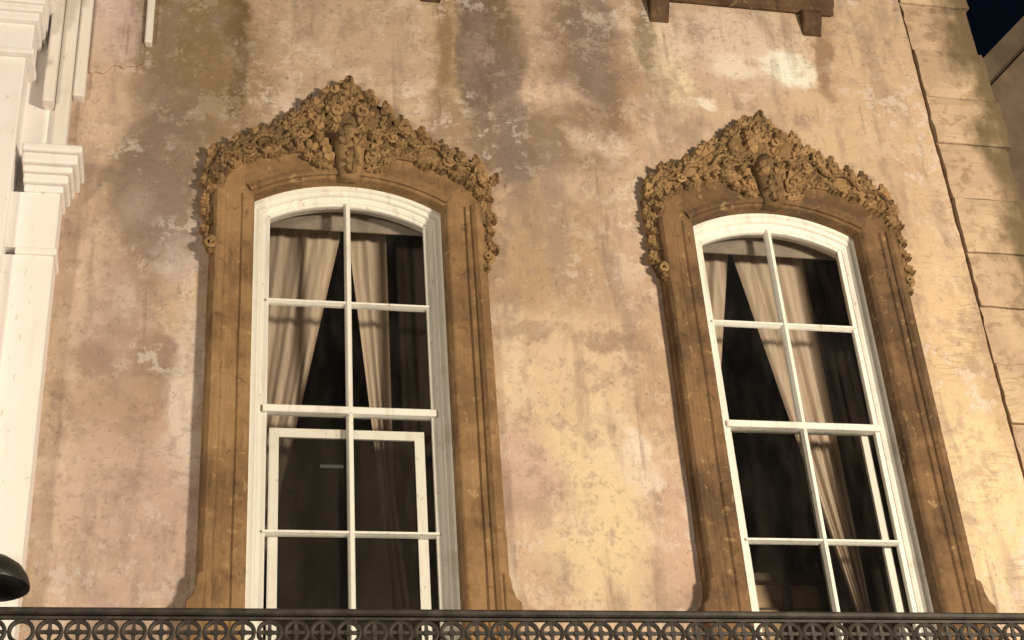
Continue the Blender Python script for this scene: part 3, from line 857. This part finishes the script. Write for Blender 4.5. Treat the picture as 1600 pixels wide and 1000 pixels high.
# sills of the storey above, each on two corbels
for cx in WIN_X:
    c = cx
    prof = [(0.0, 8.810), (0.0, 8.850), (-0.03, 8.870), (-0.05, 8.930), (-0.085, 8.950), (-0.10, 8.990), (-0.10, 9.090), (0.03, 9.110), (0.03, 8.810)]
    v = []; n = len(prof)
    hw = 0.76
    sl = MB()
    for x in (-hw, hw):
        for (y, z) in prof: v.append((x, -0.145 + y, z))
    sl.add(v, [(i, (i + 1) % n, n + (i + 1) % n, n + i) for i in range(n)] + [tuple(range(n)), tuple(range(n, 2 * n))])
    so = sl.bevel_build("window_sill", M["sill"], None, 0.006, loc=(c, 0, 0)); hp(so)
    for s in (-1, 1):
        x0, x1 = sorted((s * 0.50, s * 0.64))
        cp = [(-0.05, 8.808), (-0.18, 8.808), (-0.185, 8.770), (-0.165, 8.710), (-0.135, 8.670), (-0.115, 8.620), (-0.05, 8.610)]
        m = len(cp)
        vv = [(x0, y, z) for y, z in cp] + [(x1, y, z) for y, z in cp]
        MB().add(vv, [tuple(range(m)), tuple(range(m, 2 * m))] + [(i, (i + 1) % m, m + (i + 1) % m, m + i) for i in range(m)]).bevel_build("corbel", M["sill"], so, 0.008)
    # window of that storey, just above the picture
    uw = MB().sweep([(-0.52, 9.120), (-0.52, 9.9), (0.52, 9.9), (0.52, 9.120)], [(0.0, -0.07), (0.0, -0.13), (0.09, -0.13), (0.09, -0.07)]).build("upper_window", M["cream"], None, loc=(c, 0, 0))
    hp(uw)
    for q in (-1, 1):
        a, b = sorted((q * 0.012, q * 0.515)); MB().box(a, b, -0.112, -0.106, 9.130, 9.895).build("pane", M["dwood"], uw)
    MB().box(-0.012, 0.012, -0.125, -0.106, 9.125, 9.895).build("glazing_bar", M["cream"], uw)

# ------------------------------------------------------------------ curtains
def make_curtain(cx, side, label, meet, slope, out0, seed, mat="curtain", y=0.36):
    rnd = random.Random(seed)
    NU, NV = 64, 26
    v = []; f = []
    ph = [rnd.uniform(0, 6.28) for _ in range(4)]
    k = abs(out0 - side * meet) / 0.8
    for j in range(NV):
        w = j / (NV - 1); z = 7.06 - (7.06 - 3.08) * w
        inner = side * meet + 0.008 + slope * (7.06 - max(z, 3.9))
        outer = max(out0, inner + 0.08)
        for i in range(NU):
            u = i / (NU - 1)
            x = inner + (outer - inner) * u
            fold = 0.030 * math.sin(u * 34 * k + ph[0] + 0.5 * math.sin(w * 3 + ph[1])) + 0.014 * math.sin(u * 66 * k + ph[2] + w * 1.2)
            fold *= 0.40 + 0.35 * w
            v.append((side * x, fold, z))
    for j in range(NV - 1):
        for i in range(NU - 1):
            a = j * NU + i; f.append((a, a + 1, a + NU + 1, a + NU))
    o = mesh_obj("curtain", v, f, M[mat], None, True, loc=(cx, y, 0))
    tag(o, label, "curtain", "curtains hanging inside the two windows")
make_curtain(WIN_X[0], -1, "tan curtain at the left of the window with the white inner frame", 0.02, 0.20, 0.80, 1)
make_curtain(WIN_X[0], 1, "narrow tan curtain just right of the centre bar, window with the white inner frame", 0.03, 0.095, 0.29, 2)
make_curtain(WIN_X[0], 1, "dark brown curtain standing in for shade behind the right panes, window with the white inner frame", 0.22, 0.02, 0.80, 5, "shade_curtain", 0.46)  # dark cloth stands in for the right jamb's shade on the curtains
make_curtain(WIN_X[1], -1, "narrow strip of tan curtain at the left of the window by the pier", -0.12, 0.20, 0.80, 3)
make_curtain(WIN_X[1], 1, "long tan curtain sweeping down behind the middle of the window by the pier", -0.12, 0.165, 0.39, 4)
make_curtain(WIN_X[1], 1, "dark grey brown curtain standing in for shade behind the right panes of the window by the pier", 0.34, 0.03, 0.85, 6, "shade_curtain", 0.46)
for cx, l in zip(WIN_X, ("curtain pelmet inside the head of the window with the white inner frame", "curtain pelmet inside the head of the window by the pier")):
    pl = MB().box(-0.85, 0.85, 0.165, 0.19, 6.90, 7.40).box(-0.85, 0.85, 0.19, 0.50, 7.36, 7.40).bevel_build("curtain_pelmet", M["pelmet"], None, 0.008, loc=(cx, 0, 0))
    tag(pl, l, "pelmet")
    MB().cyl((-0.84, 0.33, 7.07), (0.84, 0.33, 7.07), 0.016, 0.016, 10).build("curtain_rod", M["dwood"], pl)

# cabinet standing inside the right-hand window
cab = empty("wooden_furniture", (3.70, 1.0, 3.04))
tag(cab, "brown wooden piece of furniture behind the lowest panes by the pier", "furniture")
MB().box(-0.42, 0.42, 0.0, 0.35, 0.0, 1.72).bevel_build("carcass", M["dwood"], cab, 0.006)
MB().box(-0.45, 0.45, -0.02, 0.37, 1.89, 1.95).bevel_build("top", M["dwood"], cab, 0.006)
MB().box(-0.42, 0.42, 0.05, 0.35, 1.72, 1.89).bevel_build("frieze", M["wood"], cab, 0.004)
for x in (-0.42, -0.20, 0.10, 0.36):
    MB().box(x, x + 0.045, -0.012, 0.05, 1.0, 1.888).bevel_build("upright", M["dwood"], cab, 0.004)
for x in (-0.372, -0.152, 0.148):
    MB().box(x, x + 0.20, -0.006, 0.0, 1.3, 1.70).bevel_build("door", M["wood"], cab, 0.003)

pdl = empty("pane_glint", (1.06, 2.5, 7.75))  # made-up glowing tube, stands in for a bright reflection in the pane
tag(pdl, "small glowing tube made up for a bright dash reflected in the pane, behind the white inner frame", "lamp")
MB().cyl((0, 0, -1.33), (0, 0, 0), 0.006, 0.006, 6).build("glint_cord", M["dwood"], pdl)
MB().cyl((-0.085, 0, -1.375), (0.085, 0, -1.375), 0.013, 0.013, 8).build("glint_tube", M["glint_glow"], pdl, True)
MB().box(-0.10, 0.10, -0.02, 0.02, -1.36, -1.33).build("glint_holder", M["dwood"], pdl)

# ------------------------------------------------------------------ white neighbour on the left
nb = empty("white_house", (-2.5, 0, 0))
tag(nb, "white painted neighbouring house with a moulded pilaster at the left edge", "house")
NI = Matrix.Translation((2.5, 0, 0))
def npar(o): o.parent = nb; o.matrix_parent_inverse = NI; return o
npar(MB().box(-6.0, -0.858, -0.16, 6.0, 0.0, 10.0).build("wall", M["white"]))
pil = npar(MB().box(-1.04, -0.768, -0.30, 0.0, 0.12, 6.30).bevel_build("pilaster", M["white"], None, 0.006))
MB().box(-0.975, -0.752, -0.315, 0.0, 6.30, 6.345).bevel_build("astragal", M["white"], pil, 0.01, seg=2)
MB().box(-1.04, -0.766, -0.302, 0.0, 6.345, 6.72).bevel_build("necking", M["white"], pil, 0.004)
zc = 6.72
for (h, e) in ((0.05, 0.018), (0.06, 0.042), (0.045, 0.062), (0.07, 0.088), (0.055, 0.108)):
    MB().box(-0.96 - e * 0.3, -0.768 + e, -0.30 - e, 0.0, zc, zc + h - 0.004).bevel_build("capital_moulding", M["white"], pil, 0.012, seg=2)
    zc += h
# upper strips above the capital
npar(MB().box(-0.86, -0.775, -0.20, 0.0, zc, 9.6).bevel_build("upper_strip", M["ivory"], None, 0.012, seg=2))
npar(MB().box(-0.773, -0.700, -0.165, 0.0, zc + 0.55, 9.6).bevel_build("upper_strip", M["ivory"], None, 0.012, seg=2))
npar(MB().box(-0.930, -0.863, -0.26, 0.0, zc + 0.42, 9.6).bevel_build("upper_strip", M["ivory"], None, 0.012, seg=2))
# big panelled entablature block at the very edge
for (x1, y, z0, z1) in ((-1.03, -0.40, 3.0, 7.62), (-0.985, -0.44, 7.62, 7.66), (-1.00, -0.42, 7.66, 7.86), (-0.975, -0.455, 7.86, 7.92), (-0.955, -0.475, 7.92, 7.97), (-0.945, -0.49, 7.97, 8.10), (-0.92, -0.52, 8.10, 8.20), (-0.90, -0.54, 8.20, 9.0)):
    npar(MB().box(-2.4, x1, y, -0.02, z0, z1 - 0.003).bevel_build("entablature_course", M["white"], None, 0.008, seg=2))
rp = random.Random(4)
pp = [(-0.698, 9.6)] + [(-0.698 + 0.326 * k / 14, 7.80 + 0.11 * (k / 14) ** 2 + rp.uniform(-0.035, 0.035)) for k in range(15)] + [(-0.372, 9.6)]
npar(MB().prism(pp, -0.118, -0.02).bevel_build("plaster_panel", M["stucco"], None, 0.008, ang=50))
npar(MB().box(-0.372, -0.325, -0.150, -0.02, 8.03, 9.6).bevel_build("edge_strip", M["ivory"], None, 0.008))

# round dark lamp shade at the lower left
ls = empty("wall_lamp", (-0.845, -0.95, 4.115))
tag(ls, "dark unlit dome shaped lamp shade at the lower left edge above the railing", "lamp")
MB().lathe([(0.190, 0.0), (0.192, 0.012), (0.180, 0.05), (0.15, 0.095), (0.10, 0.13), (0.045, 0.142), (0.03, 0.16), (0.0, 0.165)], (0, 0, 0), 32).lathe([(0.188, 0.002), (0.174, 0.048), (0.145, 0.09), (0.09, 0.12), (0.0, 0.13)], (0, 0, 0), 32).build("lamp_shade", M["shade"], ls, True)
mbx = MB()
pts = [(0, 0, 0.15), (-0.02, 0.02, 0.24), (-0.10, 0.08, 0.34), (-0.24, 0.2, 0.36), (-0.42, 0.36, 0.36), (-0.55, 0.52, 0.36)]
for a, b in zip(pts[:-1], pts[1:]): mbx.cyl(a, b, 0.014, 0.014, 8)
mbx.build("lamp_arm", M["shade"], ls, True)
MB().lathe([(0.0, -0.005), (0.035, 0.0), (0.045, 0.03), (0.04, 0.07), (0.02, 0.10), (0.0, 0.10)], (0, 0, 0.02), 16).build("bulb", M["pelmet"], ls, True)

# ------------------------------------------------------------------ balcony
bal = empty("balcony", (2.0, -0.5, 3.0))
tag(bal, "dark cast iron balcony railing of rings and crosses below both windows", "balcony")
BI = Matrix.Translation((-2.0, 0.5, -3.0))
def bp_(o): o.parent = bal; o.matrix_parent_inverse = BI; return o
BX0, BX1, RY = -0.72, 6.6, -1.0
BX0 = -2.6
bp_(MB().box(-0.70, 5.6, -1.05, -0.235, 2.94, 3.0).build("deck", M["deck"]))
bp_(MB().box(BX0, BX1, -1.09, -1.05, 2.86, 3.02).build("deck_edge", M["iron"]))
top = MB().sweep([(BX0, 3.985), (BX1, 3.985)], [(-0.018, RY - 0.022), (-0.010, RY - 0.030), (0.006, RY - 0.030), (0.016, RY - 0.020), (0.020, RY), (0.016, RY + 0.020), (0.006, RY + 0.030), (-0.010, RY + 0.030), (-0.018, RY + 0.022)])
bp_(top.build("top_rail", M["iron"]))
bp_(MB().box(BX0, BX1, RY - 0.010, RY + 0.010, 3.951, 3.964).build("middle_rail", M["iron"]))
bp_(MB().box(BX0, BX1, RY - 0.012, RY + 0.012, 3.682, 3.70).build("middle_rail", M["iron"]))
bp_(MB().box(BX0, BX1, RY - 0.012, RY + 0.012, 3.08, 3.105).build("bottom_rail", M["iron"]))
def ring_mesh(ro, ri, d, n=20):
    v = []; f = []
    for i in range(n):
        a = 2 * math.pi * i / n; c, s = math.cos(a), math.sin(a)
        for (r, y) in ((ro, -d), (ro, d), (ri, d), (ri, -d), ((ro + ri) / 2, -d * 1.7)):
            v.append((r * c, y, r * s))
    for i in range(n):
        j = (i + 1) % n
        for a, b in ((4, 0), (0, 1), (1, 2), (2, 3), (3, 4)):
            f.append((i * 5 + a, i * 5 + b, j * 5 + b, j * 5 + a))
    me = bpy.data.meshes.new("ring"); me.from_pydata(v, [], f)
    bm = bmesh.new(); bm.from_mesh(me); bmesh.ops.recalc_face_normals(bm, faces=bm.faces); bm.to_mesh(me); bm.free()
    me.materials.append(M["iron"]); return me
RING = ring_mesh(0.0595, 0.0415, 0.008)
def cross_mesh():
    m = MB(); t_ = 0.0085
    m.prism([(-t_, -t_), (-0.044, -t_ * 0.9), (-0.044, t_ * 0.9), (-t_, t_), (-t_ * 0.9, 0.044), (t_ * 0.9, 0.044), (t_, t_), (0.044, t_ * 0.9), (0.044, -t_ * 0.9), (t_, -t_), (t_ * 0.9, -0.044), (-t_ * 0.9, -0.044)], -0.006, 0.006)
    q = [(0.016 * math.cos(i * math.pi / 4), 0.016 * math.sin(i * math.pi / 4)) for i in range(8)]
    m.prism(q, -0.010, 0.010)
    me = bpy.data.meshes.new("cross"); me.from_pydata(m.v, [], m.f)
    bm = bmesh.new(); bm.from_mesh(me); bmesh.ops.recalc_face_normals(bm, faces=bm.faces); bm.to_mesh(me); bm.free()
    me.materials.append(M["iron"]); return me
CROSS = cross_mesh()
BALUSTER = None
x = -0.668 - 0.1196 * 16
i = -16
while x < BX1 - 0.06:
    for row, z in ((0, 3.8935), (1, 3.7605)):
        r_ = inst("ring", RING, None); r_.location = (x, RY, z); bp_(r_)
        if not (row == 0 and i == 0): inst("cross", CROSS, r_)
    if BALUSTER is None:
        BALUSTER = MB().cyl((0, 0, 0.0), (0, 0, 0.20), 0.009, 0.009, 6).cyl((0, 0, 0.2), (0, 0, 0.29), 0.016, 0.016, 6).cyl((0, 0, 0.29), (0, 0, 0.578), 0.009, 0.009, 6).build("baluster", M["iron"])
        b_ = BALUSTER; BALUSTER = b_.data
    else: b_ = inst("baluster", BALUSTER, None)
    b_.location = (x, RY, 3.104); bp_(b_)
    x += 0.1196; i += 1
for bx in (-0.4, 1.5, 3.4, 5.3):
    bp_(MB().prism([(bx - 0.03, 2.93), (bx + 0.03, 2.93), (bx + 0.03, 2.5), (bx - 0.03, 2.5)], -0.16, -0.12).box(bx - 0.03, bx + 0.03, -1.0, -0.16, 2.87, 2.935).build("bracket", M["iron"]))

# ------------------------------------------------------------------ gabled house far right
fh = empty("gabled_house", (11.0, 3.0, 0))
tag(fh, "dim brown gabled house rising behind the corner pier at the right edge", "house")
MB().prism([(-4.0, 0), (4.0, 0), (4.0, 10.2), (0, 14.3), (-4.0, 10.2)], 0.0, 8.0).build("wall", M["far"], fh)
for s in (-1, 1):
    MB().prism([(s * 4.3, 9.92), (0, 14.33), (0, 14.62), (s * 4.45, 10.06)], -0.25, 8.2).build("roof_slope", M["farroof"], fh)

# ------------------------------------------------------------------ street lamps across the road (behind the camera)
def street_lamp(pos, power, label):
    o = empty("street_lamp", (pos[0], pos[1], 0.12))
    tag(o, label, "street lamp", "street lamps across the road")
    h = pos[2] - 0.12
    MB().lathe([(0.16, 0.0), (0.16, 0.2), (0.11, 0.28), (0.08, 0.8), (0.055, 0.9), (0.05, h - 0.45), (0.09, h - 0.40), (0.03, h - 0.33), (0.0, h - 0.33)], (0, 0, 0), 16).build("post", M["lamp_iron"], o, True)
    MB().lathe([(0.10, -0.24), (0.17, 0.14)], (0, 0, h), 6, True).build("lantern", M["lantern"], o)
    MB().lathe([(0.24, 0.16), (0.20, 0.22), (0.08, 0.34), (0.02, 0.42), (0.0, 0.46)], (0, 0, h), 6).build("lantern_cap", M["lamp_iron"], o)
    ld = bpy.data.lights.new("lamp_light", 'POINT'); ld.energy = power; ld.color = (1.0, 0.86, 0.645); ld.shadow_soft_size = 0.62
    lo = bpy.data.objects.new("lamp_light", ld); link(lo, o); lo.location = (0, 0.75, h - 0.02)
street_lamp(KEY_POS, KEY_POWER, "black street lamp with glowing lantern across the road opposite the gabled house")
street_lamp(FILL_POS, FILL_POWER, "unseen black street lamp added for fill light, with glowing lantern, across the road opposite the white house")  # second lamp added as fill, softens the key lamp's shadows
